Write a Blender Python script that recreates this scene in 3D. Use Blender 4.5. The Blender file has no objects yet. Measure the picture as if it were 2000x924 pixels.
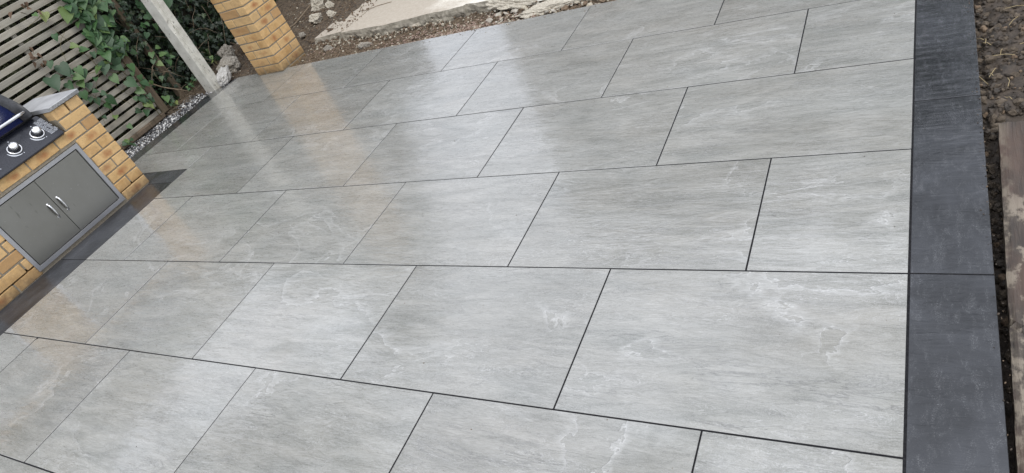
import bpy, bmesh, math, random
from mathutils import Vector, Matrix, noise, Euler
random.seed(7)
S = bpy.context.scene
COL = S.collection
R = math.radians

# ------------------------------------------------------------------ camera
cam = bpy.data.objects.new('camera', bpy.data.cameras.new('camera'))
COL.objects.link(cam)
rows = [[0.85449, 0.37934, -0.35489], [-0.00908, -0.67217, -0.74034], [-0.51939, 0.63584, -0.57092]]
m = Matrix(((rows[0][0], -rows[1][0], -rows[2][0]), (rows[0][1], -rows[1][1], -rows[2][1]), (rows[0][2], -rows[1][2], -rows[2][2])))
cam.matrix_world = Matrix.Translation((0.03729, -1.6027, 1.59576)) @ m.to_4x4()
cam.data.sensor_width = 36
cam.data.lens = 36 * 1319.53 / 2000
cam.data.clip_start = 0.05
cam.data.clip_end = 600
S.camera = cam

# ------------------------------------------------------------------ sky and sun (bright overcast)
SUN_EL, SUN_AZ = R(58), R(118)         # azimuth from +Y towards +X
W = bpy.data.worlds.new('World'); S.world = W; W.use_nodes = True
nt = W.node_tree; nt.nodes.clear()
out = nt.nodes.new('ShaderNodeOutputWorld'); bg = nt.nodes.new('ShaderNodeBackground')
sky = nt.nodes.new('ShaderNodeTexSky'); sky.sky_type = 'NISHITA'; sky.sun_disc = False
sky.sun_elevation = SUN_EL; sky.sun_rotation = SUN_AZ
tc = nt.nodes.new('ShaderNodeTexCoord'); nz = nt.nodes.new('ShaderNodeTexNoise')
nz.inputs['Scale'].default_value = 2.2; nz.inputs['Detail'].default_value = 4
rp = nt.nodes.new('ShaderNodeValToRGB')
rp.color_ramp.elements[0].position = .35; rp.color_ramp.elements[0].color = (9.6, 10.0, 11.2, 1)
rp.color_ramp.elements[1].position = .65; rp.color_ramp.elements[1].color = (15.0, 15.5, 16.9, 1)
mx = nt.nodes.new('ShaderNodeMix'); mx.data_type = 'RGBA'; mx.inputs[0].default_value = .88
sep = nt.nodes.new('ShaderNodeSeparateXYZ'); nt.links.new(tc.outputs['Generated'], sep.inputs[0])
gm = nt.nodes.new('ShaderNodeMath'); gm.operation = 'MULTIPLY_ADD'; gm.use_clamp = False
gc = nt.nodes.new('ShaderNodeClamp'); nt.links.new(sep.outputs[2], gc.inputs[0])
nt.links.new(gc.outputs[0], gm.inputs[0]); gm.inputs[1].default_value = .62; gm.inputs[2].default_value = .64   # overcast sky: zenith brighter than horizon
gv = nt.nodes.new('ShaderNodeVectorMath'); gv.operation = 'SCALE'
nt.links.new(tc.outputs['Generated'], nz.inputs['Vector']); nt.links.new(nz.outputs['Fac'], rp.inputs[0])
nt.links.new(sky.outputs[0], mx.inputs[6]); nt.links.new(rp.outputs[0], gv.inputs[0]); nt.links.new(gm.outputs[0], gv.inputs['Scale']); nt.links.new(gv.outputs[0], mx.inputs[7])
nt.links.new(mx.outputs[2], bg.inputs[0]); bg.inputs[1].default_value = 0.1
nt.links.new(bg.outputs[0], out.inputs[0])
sd = bpy.data.lights.new('sun', 'SUN'); sd.energy = 1.3; sd.angle = R(20); sd.color = (1, .96, .9)
so = bpy.data.objects.new('sun', sd); COL.objects.link(so)
sv = Vector((math.sin(SUN_AZ) * math.cos(SUN_EL), math.cos(SUN_AZ) * math.cos(SUN_EL), math.sin(SUN_EL)))
so.rotation_euler = sv.to_track_quat('Z', 'Y').to_euler(); so.location = sv * 20
S.view_settings.view_transform = 'Standard'; S.view_settings.look = 'None'
S.view_settings.exposure = 0.32; S.view_settings.gamma = 1.0
S.render.engine = 'CYCLES'

# ------------------------------------------------------------------ helpers
def tag(o, label=None, cat=None, group=None, kind=None):
    if label: o['label'] = label
    if cat: o['category'] = cat
    if group: o['group'] = group
    if kind: o['kind'] = kind
    return o
def mesh(name, v, f, mats=(), smooth=False, mi=None):
    me = bpy.data.meshes.new(name); me.from_pydata([tuple(x) for x in v], [], f)
    for a in (mats if isinstance(mats, (list, tuple)) else [mats]): me.materials.append(a)
    if mi: me.polygons.foreach_set('material_index', mi)
    if smooth: me.polygons.foreach_set('use_smooth', [True] * len(me.polygons))
    me.update(); return me
def ob(name, me, parent=None, loc=None, rot=None, scale=None):
    o = bpy.data.objects.new(name, me); COL.objects.link(o)
    if parent: o.parent = parent
    if loc is not None: o.location = loc
    if rot is not None: o.rotation_euler = rot
    if scale is not None: o.scale = scale
    return o
def empty(name, loc=(0, 0, 0), **k):
    o = bpy.data.objects.new(name, None); o.empty_display_size = .1; COL.objects.link(o); o.location = loc
    return tag(o, **k)
def boxmesh(name, sx, sy, sz, mat, bev=0.0, jit=0.0, seg=1, smooth=False, off=(0, 0, 0)):
    bm = bmesh.new(); bmesh.ops.create_cube(bm, size=1)
    for v in bm.verts: v.co = Vector((v.co.x * sx, v.co.y * sy, v.co.z * sz))
    if bev: bmesh.ops.bevel(bm, geom=bm.edges[:], offset=bev, segments=seg, affect='EDGES', profile=.6)
    for v in bm.verts:
        if jit: v.co += Vector([random.uniform(-jit, jit) for _ in range(3)])
        v.co += Vector(off)
    me = bpy.data.meshes.new(name); bm.to_mesh(me); bm.free(); me.materials.append(mat)
    if smooth: me.polygons.foreach_set('use_smooth', [True] * len(me.polygons))
    return me
def tube_data(pts, rad, n=6, cap=True):
    pts = [Vector(p) for p in pts]; V = []; F = []
    rr = rad if isinstance(rad, (list, tuple)) else [rad] * len(pts)
    ref = None
    for i, p in enumerate(pts):
        t = (pts[min(i + 1, len(pts) - 1)] - pts[max(i - 1, 0)]).normalized()
        if ref is None:
            ref = t.orthogonal().normalized()
        u = (ref - t * ref.dot(t)).normalized(); ref = u; w = t.cross(u)
        for k in range(n):
            a = 2 * math.pi * k / n; V.append(p + (u * math.cos(a) + w * math.sin(a)) * rr[i])
    for i in range(len(pts) - 1):
        for k in range(n):
            a = i * n + k; b = i * n + (k + 1) % n; F.append((a, b, b + n, a + n))
    if cap:
        F.append(tuple(range(n - 1, -1, -1))); F.append(tuple((len(pts) - 1) * n + k for k in range(n)))
    return V, F
def merge(parts):
    V = []; F = []
    for v, f in parts:
        o = len(V); V += list(v); F += [tuple(i + o for i in q) for q in f]
    return V, F
def lathe(prof, n=32):            # profile (r, z) around Z
    V = []; F = []
    for r, z in prof:
        for k in range(n): a = 2 * math.pi * k / n; V.append((r * math.cos(a), r * math.sin(a), z))
    for i in range(len(prof) - 1):
        for k in range(n): a = i * n + k; b = i * n + (k + 1) % n; F.append((a, b, b + n, a + n))
    F.append(tuple((len(prof) - 1) * n + k for k in range(n)))
    return V, F
def fbm(x, y, z=0, o=4):
    return noise.fractal(Vector((x, y, z)), 1.0, 2.0, o)

# ------------------------------------------------------------------ node material helper
class NM:
    def __init__(s, name, rough=.6, spec=.5):
        s.m = bpy.data.materials.new(name); s.m.use_nodes = True; s.t = s.m.node_tree
        s.b = s.t.nodes['Principled BSDF']; s.b.inputs['Roughness'].default_value = rough
        s.b.inputs['Specular IOR Level'].default_value = spec
    def n(s, typ, **k):
        x = s.t.nodes.new(typ)
        for a, v in k.items(): setattr(x, a, v)
        return x
    def l(s, a, b): s.t.links.new(a, b)
    def put(s, sock, v):
        if hasattr(v, 'is_linked') or hasattr(v, 'links'): s.l(v, sock)
        else: sock.default_value = v
    def coords(s, kind='Object', scale=(1, 1, 1), rnd=True, rot=(0, 0, 0)):
        tc = s.n('ShaderNodeTexCoord'); mp = s.n('ShaderNodeMapping')
        mp.inputs['Scale'].default_value = scale; mp.inputs['Rotation'].default_value = rot
        src = tc.outputs[kind]
        if rnd:
            oi = s.n('ShaderNodeObjectInfo'); ad = s.n('ShaderNodeVectorMath', operation='ADD')
            cb = s.n('ShaderNodeCombineXYZ'); mu = s.math('MULTIPLY', oi.outputs['Random'], 57.0); mu2 = s.math('MULTIPLY', oi.outputs['Random'], 131.0)
            s.l(mu, cb.inputs[0]); s.l(mu2, cb.inputs[1]); s.l(mu, cb.inputs[2])
            s.l(src, ad.inputs[0]); s.l(cb.outputs[0], ad.inputs[1]); src = ad.outputs[0]
        s.l(src, mp.inputs['Vector']); return mp.outputs[0]
    def math(s, op, a, b=0.0, c=None, clamp=False):
        x = s.n('ShaderNodeMath', operation=op); x.use_clamp = clamp
        s.put(x.inputs[0], a); s.put(x.inputs[1], b)
        if c is not None: s.put(x.inputs[2], c)
        return x.outputs[0]
    def noise(s, vec, scale, detail=4, rough=.55, dist=0.0, out='Fac'):
        x = s.n('ShaderNodeTexNoise'); s.l(vec, x.inputs['Vector'])
        x.inputs['Scale'].default_value = scale; x.inputs['Detail'].default_value = detail
        x.inputs['Roughness'].default_value = rough; x.inputs['Distortion'].default_value = dist
        return x.outputs[out]
    def ramp(s, fac, stops, interp='LINEAR'):
        x = s.n('ShaderNodeValToRGB'); x.color_ramp.interpolation = interp; e = x.color_ramp.elements
        while len(e) < len(stops): e.new(.5)
        for i, (p, c) in enumerate(stops):
            e[i].position = p; e[i].color = (c, c, c, 1) if not isinstance(c, tuple) else (*c, 1)
        s.l(fac, x.inputs[0]); return x.outputs[0]
    def mix(s, fac, a, b, mode='MIX'):
        x = s.n('ShaderNodeMix', data_type='RGBA', blend_type=mode)
        s.put(x.inputs[0], fac)
        for i, v in ((6, a), (7, b)):
            if isinstance(v, tuple): x.inputs[i].default_value = (*v, 1)
            else: s.l(v, x.inputs[i])
        return x.outputs[2]
    def rand(s): return s.n('ShaderNodeObjectInfo').outputs['Random']
    def island(s): return s.n('ShaderNodeNewGeometry').outputs['Random Per Island']
    def color(s, v): s.put(s.b.inputs['Base Color'], (*v, 1) if isinstance(v, tuple) else v)
    def rough(s, v): s.put(s.b.inputs['Roughness'], v)
    def bump(s, h, strength=.5, dist=.01, prev=None):
        x = s.n('ShaderNodeBump'); x.inputs['Strength'].default_value = strength; x.inputs['Distance'].default_value = dist
        s.l(h, x.inputs['Height'])
        if prev is not None: s.l(prev, x.inputs['Normal'])
        s.l(x.outputs[0], s.b.inputs['Normal']); return x.outputs[0]

def band(M, n, c, w):            # thin contour line of a noise field -> 1 on the line
    d = M.math('ABSOLUTE', M.math('SUBTRACT', n, c))
    return M.math('SUBTRACT', 1.0, M.math('DIVIDE', d, w), clamp=True)

def paving_material():
    M = NM('grey_riven_porcelain', .2, .5)
    TL = (0, 0, -.11)
    streak = M.noise(M.coords(scale=(1.3, 5.5, 1), rot=TL), 2.4, 6, .6, .9)
    fine = M.noise(M.coords(scale=(6, 34, 1), rot=TL), 3.0, 5, .68, 1.6)
    cloud = M.noise(M.coords(scale=(1, 2.2, 1)), 1.5, 3, .5, .3)
    grain = M.noise(M.coords(), 300, 3, .7)
    c1 = M.mix(M.ramp(cloud, [(.35, 0.0), (.68, 1.0)]), (.185, .174, .148), (.225, .228, .212))
    c2 = M.mix(M.ramp(streak, [(.33, 0.0), (.66, 1.0)]), M.mix(.55, c1, (.140, .148, .137)), M.mix(.5, c1, (.33, .328, .305)))
    c3 = M.mix(M.math('MULTIPLY', M.ramp(fine, [(.46, 0.0), (.66, 1.0)]), .26), c2, (.42, .42, .405))
    c3 = M.mix(M.math('MULTIPLY', M.ramp(grain, [(.42, 0.0), (.62, 1.0)]), .2), c3, (.46, .46, .45))
    rnd = M.rand()
    c3 = M.mix(1.0, c3, M.ramp(rnd, [(0, (.90, .895, .875)), (.5, (1.0, 1.0, .985)), (1, (1.10, 1.10, 1.09))]), 'MULTIPLY')
    # pale mineral veins that wander across the slab, only in places
    vn = M.noise(M.coords(scale=(1, 1.5, 1)), 1.5, 6, .56, .5)
    vmask = M.ramp(M.noise(M.coords(scale=(1, 1.3, 1)), 1.6, 2), [(.48, 0.0), (.58, 1.0)])
    ledge = M.ramp(vn, [(.44, 0.0), (.499, .0), (.501, 1.0), (.530, 0.0)])        # pale lip fading away on one side
    vein = M.math('MULTIPLY', M.math('MAXIMUM', band(M, vn, .5, .0045), M.math('MULTIPLY', ledge, .45)), vmask)
    vn2 = M.noise(M.coords(scale=(1.2, 5, 1), rot=TL), 2.0, 7, .66, 1.6)
    vein2 = M.math('MULTIPLY', band(M, vn2, .47, .012), M.ramp(M.noise(M.coords(scale=(1, 2, 1)), 3.1, 2), [(.46, 0.0), (.6, 1.0)]))
    vv = M.math('MAXIMUM', vein, M.math('MULTIPLY', vein2, .6))
    c4 = M.mix(M.math('MULTIPLY', vv, .5), c3, (.56, .56, .545))
    rel = M.noise(M.coords(scale=(1.7, 7.5, 1), rot=TL), 2.8, 8, .66, 1.6)
    cmask = M.ramp(M.noise(M.coords(scale=(1, 1.6, 1)), 2.6, 3), [(.42, 0.0), (.6, 1.0)])
    crk = M.math('MULTIPLY', M.math('MAXIMUM', band(M, rel, .52, .010), band(M, rel, .44, .008)), cmask)
    c4 = M.mix(M.math('MULTIPLY', crk, .52), c4, (.56, .56, .55))
    M.color(c4)
    # wet and damp patches (world scale, unrelated to the slab joints)
    tc = M.n('ShaderNodeNewGeometry').outputs['Position']
    wet = M.noise(tc, 1.1, 4, .55, .3)
    sp = M.n('ShaderNodeSeparateXYZ'); M.l(tc, sp.inputs[0])
    dryside = M.math('MULTIPLY', M.math('ADD', M.math('MULTIPLY', sp.outputs[0], .06), M.math('MULTIPLY', sp.outputs[1], -.16)), 1.0)
    wetf = M.ramp(M.math('ADD', wet, dryside), [(.54, 0.0), (.62, 1.0)])      # 0 = film of water, 1 = drying
    M.rough(M.math('MULTIPLY_ADD', wetf, .12, M.math('MULTIPLY_ADD', fine, .08, .24)))
    M.put(M.b.inputs['Coat Weight'], M.math('SUBTRACT', .85, M.math('MULTIPLY', wetf, .7)))
    M.put(M.b.inputs['Coat Roughness'], M.math('MULTIPLY_ADD', wetf, .22, .02)); M.b.inputs['Coat IOR'].default_value = 1.75; M.b.inputs['Specular IOR Level'].default_value = .4
    # riven relief: stepped laminations running along the slab
    step = M.math('ADD', M.math('MULTIPLY', M.ramp(rel, [(.30, 0.0), (.42, .25), (.44, .4), (.53, .55), (.55, .75), (.7, 1.0)]), 1.0), M.math('MULTIPLY', fine, .5))
    h = M.math('ADD', step, M.math('MULTIPLY', vv, .7))
    nrm = M.bump(h, 1.0, .0020); film = M.noise(M.coords(scale=(1.7, 7.5, 1), rot=TL), 3.6, 4, .6, 1.6); cn = M.bump(film, 1.0, .0011)
    nn_ = M.bump(grain, .16, .0004, nrm); M.l(cn, M.b.inputs['Coat Normal'])
    return M.m

def border_material():
    M = NM('charcoal_porcelain', .2, .5)
    cl = M.noise(M.coords(scale=(1, 1, 1), rot=(0, 0, .5)), 3.0, 4, .6, .6)
    st = M.noise(M.coords(scale=(7, 2.4, 1), rot=(0, 0, .45)), 6, 8, .75, .5)
    gr = M.noise(M.coords(), 380, 3, .7)
    c = M.mix(M.ramp(cl, [(.38, 0.0), (.62, 1.0)]), (.018, .0195, .022), (.046, .049, .055))
    c = M.mix(M.math('MULTIPLY', M.ramp(st, [(.5, 0.0), (.7, 1.0)]), M.ramp(gr, [(.45, 0.0), (.7, .8)])), c, (.17, .175, .18))
    fl = M.math('MULTIPLY', M.ramp(gr, [(.55, 0.0), (.75, .45)]), M.ramp(st, [(.45, .15), (.68, .9)]))
    c = M.mix(fl, c, (.22, .22, .225))
    vn = M.noise(M.coords(scale=(3, 1, 1), rot=(0, 0, .45)), 2.2, 6, .6, .5)
    c = M.mix(M.math('MULTIPLY', M.math('MULTIPLY', band(M, vn, .55, .006), .3), M.ramp(cl, [(.5, 0.0), (.6, 1.0)])), c, (.22, .22, .22))
    M.color(c)
    sp = M.n('ShaderNodeSeparateXYZ'); M.l(M.n('ShaderNodeNewGeometry').outputs['Position'], sp.inputs[0])
    wt = M.ramp(M.math('ADD', M.math('MULTIPLY', sp.outputs[1], -1.0), M.math('MULTIPLY_ADD', cl, .8, .9)), [(.1, 0.0), (.9, 1.0)])
    M.rough(M.math('ADD', M.math('MULTIPLY', gr, .15), M.math('MULTIPLY_ADD', wt, .20, .10)))
    M.put(M.b.inputs['Coat Weight'], M.math('SUBTRACT', 1.0, wt)); M.b.inputs['Coat Roughness'].default_value = .03; M.b.inputs['Coat IOR'].default_value = 1.7
    rip = M.noise(M.coords(scale=(1.5, 6, 1)), 6, 4, .6, 1.2); n1 = M.bump(st, .5, .0015); n2 = M.bump(rip, 1.0, .002, n1); M.bump(gr, .4, .0006, n2); M.l(n2, M.b.inputs['Coat Normal'])
    return M.m

def brick_material():
    M = NM('buff_multi_stock_brick', .85, .25)
    tcn = M.n('ShaderNodeTexCoord').outputs['Object']
    v = M.coords(); r = M.rand()
    base = M.ramp(r, [(0, (.44, .265, .11)), (.35, (.52, .34, .15)), (.7, (.56, .375, .18)), (1, (.47, .32, .16))])
    mott = M.noise(v, 16, 4, .6)
    c = M.mix(M.ramp(mott, [(.35, 0.0), (.7, .8)]), base, (.64, .43, .205))
    # burnt orange patch around the middle of some bricks
    sc = M.n('ShaderNodeMapping'); sc.inputs['Scale'].default_value = (13, 20, 34); M.l(tcn, sc.inputs['Vector'])
    ln = M.n('ShaderNodeVectorMath', operation='LENGTH'); M.l(sc.outputs[0], ln.inputs[0])
    d = M.math('ADD', ln.outputs['Value'], M.math('MULTIPLY', M.math('SUBTRACT', M.noise(v, 26, 3), .5), 1.1))
    blot = M.math('SUBTRACT', 1.25, d, clamp=True)
    r2 = M.math('FRACT', M.math('MULTIPLY', r, 17.3))
    sel = M.ramp(r2, [(.38, 0.0), (.55, .9)])
    c = M.mix(M.math('MULTIPLY', M.math('MULTIPLY', blot, sel), 1.5, clamp=True), c, (.33, .145, .06))
    r3 = M.math('FRACT', M.math('MULTIPLY', r, 41.7))
    c = M.mix(M.ramp(r3, [(.72, 0.0), (.86, .6)]), c, (.34, .19, .085))
    c = M.mix(M.ramp(M.noise(v, 34, 5, .7), [(.5, 0.0), (.68, .45)]), c, (.33, .22, .12))
    pits = M.noise(v, 210, 2, .5)
    c = M.mix(M.ramp(pits, [(.66, 0.0), (.74, .75)]), c, (.16, .09, .04))
    # splash dirt low down on the wall
    pz = M.n('ShaderNodeSeparateXYZ'); M.l(M.n('ShaderNodeNewGeometry').outputs['Position'], pz.inputs[0])
    z = M.math('ADD', pz.outputs[2], M.math('MULTIPLY', M.math('SUBTRACT', M.noise(v, 30, 4), .5), .12))
    c = M.mix(M.ramp(z, [(.0, .75), (.055, .35), (.13, 0.0)]), c, (.075, .055, .035))
    M.color(c)
    n1 = M.bump(mott, .7, .006); n2 = M.bump(pits, .7, .002, n1)
    return M.m

def simple(name, c1, c2, scale=20, rough=.8, bump=.3, bd=.004, stretch=(1, 1, 1), spec=.4, rnd=True, detail=5, metal=0.0, kind='Object', lo=.35, hi=.65):
    M = NM(name, rough, spec); v = M.coords(kind=kind, scale=stretch, rnd=rnd)
    n_ = M.noise(v, scale, detail, .6); M.color(M.mix(M.ramp(n_, [(lo, 0.0), (hi, 1.0)]), c1, c2))
    M.b.inputs['Metallic'].default_value = metal
    if bump: M.bump(n_, bump, bd)
    return M.m
def leafmat(name, stops, trans=.12, rough=.45, island=False):
    M = NM(name, rough, .4)
    r = M.island() if island else M.rand()
    c = M.ramp(r, stops)
    n_ = M.noise(M.coords(), 60, 3); c = M.mix(M.ramp(n_, [(.35, 0.0), (.7, .25)]), c, (.06, .11, .04))
    tx = M.n('ShaderNodeSeparateXYZ'); M.l(M.n('ShaderNodeTexCoord').outputs['Object'], tx.inputs[0])
    M.color(c)
    M.b.inputs['Transmission Weight'].default_value = 0
    M.bump(n_, .3, .003)
    return M.m

mat_slab = paving_material(); mat_border = border_material(); mat_brick = brick_material()
mat_mortar = simple('buff_grey_mortar', (.17, .145, .105), (.27, .235, .18), 90, .95, .6, .003)
mat_joint = simple('charcoal_jointing', (.006, .006, .007), (.016, .016, .017), 120, .8, .5, .002, spec=.15)
mat_bed = simple('cement_bed', (.2, .19, .17), (.3, .28, .25), 30, .9, .6, .01)
mat_concrete = simple('pale_rubble_concrete', (.36, .32, .25), (.58, .54, .45), 14, .95, .9, .012)
mat_stone = simple('weathered_grey_stone', (.22, .195, .16), (.42, .39, .33), 12, .9, .9, .012)
mat_soil_dark = simple('damp_dark_soil', (.022, .017, .012), (.070, .053, .038), 26, .62, 1.0, .012, rnd=False, detail=8)
mat_soil_brown = simple('crumbly_brown_soil', (.048, .034, .021), (.135, .100, .064), 34, .95, 1.0, .012, rnd=False, detail=8)
mat_soil_back = simple('littered_garden_soil', (.035, .026, .018), (.12, .09, .06), 22, .9, 1.0, .014, rnd=False, detail=8)
mat_grass = simple('rough_lawn', (.035, .055, .018), (.08, .10, .035), 6, .95, .6, .02, rnd=False)
mat_steel = None

# ------------------------------------------------------------------ terrain
def grid(name, x0, x1, y0, y1, dx, hf, mat, inside=None):
    nx = int(round((x1 - x0) / dx)); ny = int(round((y1 - y0) / dx)); V = []; F = []
    for j in range(ny + 1):
        for i in range(nx + 1):
            x = x0 + (x1 - x0) * i / nx; y = y0 + (y1 - y0) * j / ny; V.append((x, y, hf(x, y)))
    for j in range(ny):
        for i in range(nx):
            a = j * (nx + 1) + i; F.append((a, a + 1, a + nx + 2, a + nx + 1))
    return ob(name, mesh(name, V, F, mat, True))
g = ob('ground', mesh('ground', [(-300, -300, -.16), (300, -300, -.16), (300, 300, -.16), (-300, 300, -.16)], [(0, 1, 2, 3)], mat_grass)); g['kind'] = 'structure'

def h_right(x, y):
    a = fbm(x * 3, y * 3, 1) * .02 + fbm(x * 14, y * 14, 4, 5) * .016
    c = max(0, noise.noise(Vector((x * 22, y * 22, 9)))) * .022
    edge = max(0, 1 - (x - .22) / .08) * -.02
    ridge = .02 if y > .8 else -.035
    t = min(1, max(0, (y - .6) / .35)); ridge = -.045 * (1 - t) + .004 * t
    return -.045 + a + c + edge + ridge
sr = grid('soil', .19, 1.3, -1.6, 3.6, .011, h_right, mat_soil_dark); sr['kind'] = 'structure'
def h_trench(x, y):
    t = min(1, max(0, (y - 2.44) / .3))
    base = -.035 - .02 * t
    left = min(1, max(0, (-4.1 - x) / .9)); base += .065 * left * t
    return base + fbm(x * 9, y * 9, 2, 5) * .020 + max(0, noise.noise(Vector((x * 26, y * 26, 3)))) * .026
st_ = grid('trench', -4.73, 2.2, 2.425, 2.97, .013, h_trench, mat_soil_brown); st_['kind'] = 'structure'
def h_back(x, y):
    b = -.03 + max(0, min(1, (y - 2.5) / 1.2)) * .07 + max(0, min(1, (-5.3 - x) / .5)) * .01
    if x > -5.0 and y > 2.7:                      # dirt feathering out over the end of the concrete
        t = min(1, (x + 5.0) / .4); k = .032 + (-4.60 + .12 * (y - 2.95) - x) * .10 + fbm(x * 7, y * 7, 2, 5) * .012
        b = b * (1 - t) + k * t
        if y < 2.97: b -= .05 * min(1, (2.97 - y) / .06) * t
        return b
    if x > -4.66: b -= .08 * min(1, (x + 4.66) / .1)
    return b + fbm(x * 5, y * 5, 6, 5) * .03 + fbm(x * 18, y * 18, 8, 3) * .01
bk = grid('rough_ground', -9, -4.3, 1.9, 6.5, .03, h_back, mat_soil_back); bk['kind'] = 'structure'
def h_fence(x, y): return -.03 + fbm(x * 6, y * 6, 3, 4) * .012 - (.04 if x > -5.6 else 0)
fb = grid('bed_soil', -9, -5.56, -3, 2.1, .05, h_fence, mat_soil_back); fb['kind'] = 'structure'

# concrete path with a broken front edge
def concrete_path():
    M = NM('dusty_pale_concrete', .95, .2)
    v = M.coords(rnd=False)
    n1 = M.noise(v, 2.2, 6, .65); n2 = M.noise(v, 30, 5, .6)
    c = M.mix(M.ramp(n2, [(.3, 0.0), (.7, 1.0)]), (.60, .56, .48), (.78, .75, .67))
    sx = M.n('ShaderNodeSeparateXYZ'); M.l(M.n('ShaderNodeTexCoord').outputs['Object'], sx.inputs[0])
    q = M.math('ADD', M.math('MULTIPLY_ADD', sx.outputs[1], .55, sx.outputs[0]), M.math('MULTIPLY', n1, -1.2))
    dirt = M.ramp(M.math('ADD', M.math('MULTIPLY', q, -1.0), -1.9), [(.05, 0.0), (.5, 1.0)])
    c = M.mix(M.math('MULTIPLY', dirt, .6), c, (.23, .18, .125))
    c = M.mix(M.ramp(M.noise(v, 90, 3), [(.62, 0.0), (.72, .6)]), c, (.2, .16, .12))
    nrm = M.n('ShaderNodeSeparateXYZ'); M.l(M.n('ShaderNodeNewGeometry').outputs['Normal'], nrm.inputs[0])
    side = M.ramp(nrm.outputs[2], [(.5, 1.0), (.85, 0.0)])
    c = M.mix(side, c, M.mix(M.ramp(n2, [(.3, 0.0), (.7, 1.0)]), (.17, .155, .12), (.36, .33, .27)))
    M.color(c); M.bump(n2, .6, .006)
    V = []; F = []; n = 560; x0, x1 = -4.74, 2.6; prof_n = 9
    for i in range(n + 1):
        x = x0 + (x1 - x0) * i / n
        ye = 2.885 + .05 * math.sin(x * 1.1 + 2) * .5 + fbm(x * 2.2, 5, 0, 5) * .04 + (.03 if fbm(x * 1.3, 9) > .15 else 0)
        if x > -3.0: ye -= .05 * min(1, (x + 3.0) / .6)
        if x < -4.4: ye += .03
        zt = .035 if x < -1 else .03
        for k in range(prof_n):
            t = k / (prof_n - 1)
            out_ = -.012 * math.sin(t * 3.1) + fbm(x * 9, t * 2.5, 3, 4) * .03 * min(1, t * 1.6 + .08)
            V.append((x, ye + out_, zt - t * .14 + fbm(x * 12, t * 3, 8) * .012 * (0 if k == 0 else 1)))
        V.append((x, ye + .01 + abs(fbm(x * 20, 1, 2)) * .02, zt + .001)); V.append((x, 3.4, zt + fbm(x * 2, 3, 1) * .006)); V.append((x, 4.6, zt)); V.append((x, 4.62, -.15))
    m_ = prof_n + 4
    for i in range(n):
        a = i * m_; b = a + m_
        for k in range(prof_n - 1): F.append((a + k, a + k + 1, b + k + 1, b + k))
        ks = prof_n
        F.append((a, b, b + ks, a + ks))
        for k in range(ks, m_ - 1): F.append((a + k, b + k, b + k + 1, a + k + 1))
    o = ob('concrete_path', mesh('concrete_path', V, F, M.m)); o['kind'] = 'structure'
concrete_path()

# ------------------------------------------------------------------ patio
patio = ob('patio', boxmesh('patio', 5.0, 5.2, .08, mat_joint, off=(0, 0, 0)), loc=(-2.29, -.17, -.0408))
patio['kind'] = 'structure'
for v in patio.data.vertices:
    if v.co.x > 0: v.co.x += (.2025 + .0165 * (v.co.y - .17)) - .21
pm = patio.matrix_world
PX, PY, PZ = -2.29, -.17, -.0408
ext = boxmesh('patio_extension', 1.06, 1.62, .08, mat_joint)
def slab(name, x0, x1, y0, y1, mat, g=.0024, z=0.0, skew=None):
    x0 += g; x1 -= g; y0 += g; y1 -= g
    cx, cy = (x0 + x1) / 2, (y0 + y1) / 2
    me = boxmesh(name, x1 - x0, y1 - y0, .02, mat, .0012, off=(0, 0, -.01))
    if skew:                                   # the long border runs a touch out of square
        for v in me.vertices:
            k0, k1 = skew; wx = cx + v.co.x; wy = cy + v.co.y
            f = .0030 + .0105 * wy if v.co.x > 0 and k1 == 'in' else None
            if f is not None: v.co.x += f - .0105
            if k1 == 'border':
                v.co.x += (.0098 + .0105 * wy - .0185) if v.co.x < 0 else (.2060 + .0165 * wy - .218)
    return ob(name, me, patio, (cx - PX, cy - PY, z - PZ + random.uniform(-.0003, .0004)), (random.uniform(-.0012, .0012), random.uniform(-.0009, .0009), random.uniform(-.0004, .0004)))
YR = {-5: -3.03, -4: -2.424, -3: -1.819, -2: -1.215, -1: -.609, 0: -.003, 1: .606, 2: 1.222, 3: 1.84, 4: 2.441}
XJ = {-5: [-.905, -1.81, -2.714, -3.619], -4: [-.455, -1.36, -2.265, -3.17, -4.075], -3: [-.91, -1.815, -2.72, -3.625], -2: [-.472, -1.377, -2.287, -3.2, -4.101], -1: [-.921, -1.812, -2.717, -3.614],
      0: [-.452, -1.357, -2.249, -3.158, -4.068], 1: [-.906, -1.805, -2.701, -3.62],
      2: [-.436, -1.351, -2.259, -3.159, -4.069, -4.972], 3: [-.898, -1.81, -2.714, -3.609, -4.507]}
for r in range(-5, 4):
    xs = [.010] + XJ[r] + [-4.503 if r <= 1 else -5.422]
    if r == 1: xs = [.010] + XJ[r] + [-4.507]
    for a, b in zip(xs[:-1], xs[1:]):
        if a - b < .1: continue
        slab('paving_slab', b, a, YR[r], YR[r + 1], mat_slab, skew=(0, 'in') if a == .010 else None)
slab('paving_slab', -5.422, -4.507, .945, 1.222, mat_slab)
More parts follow.
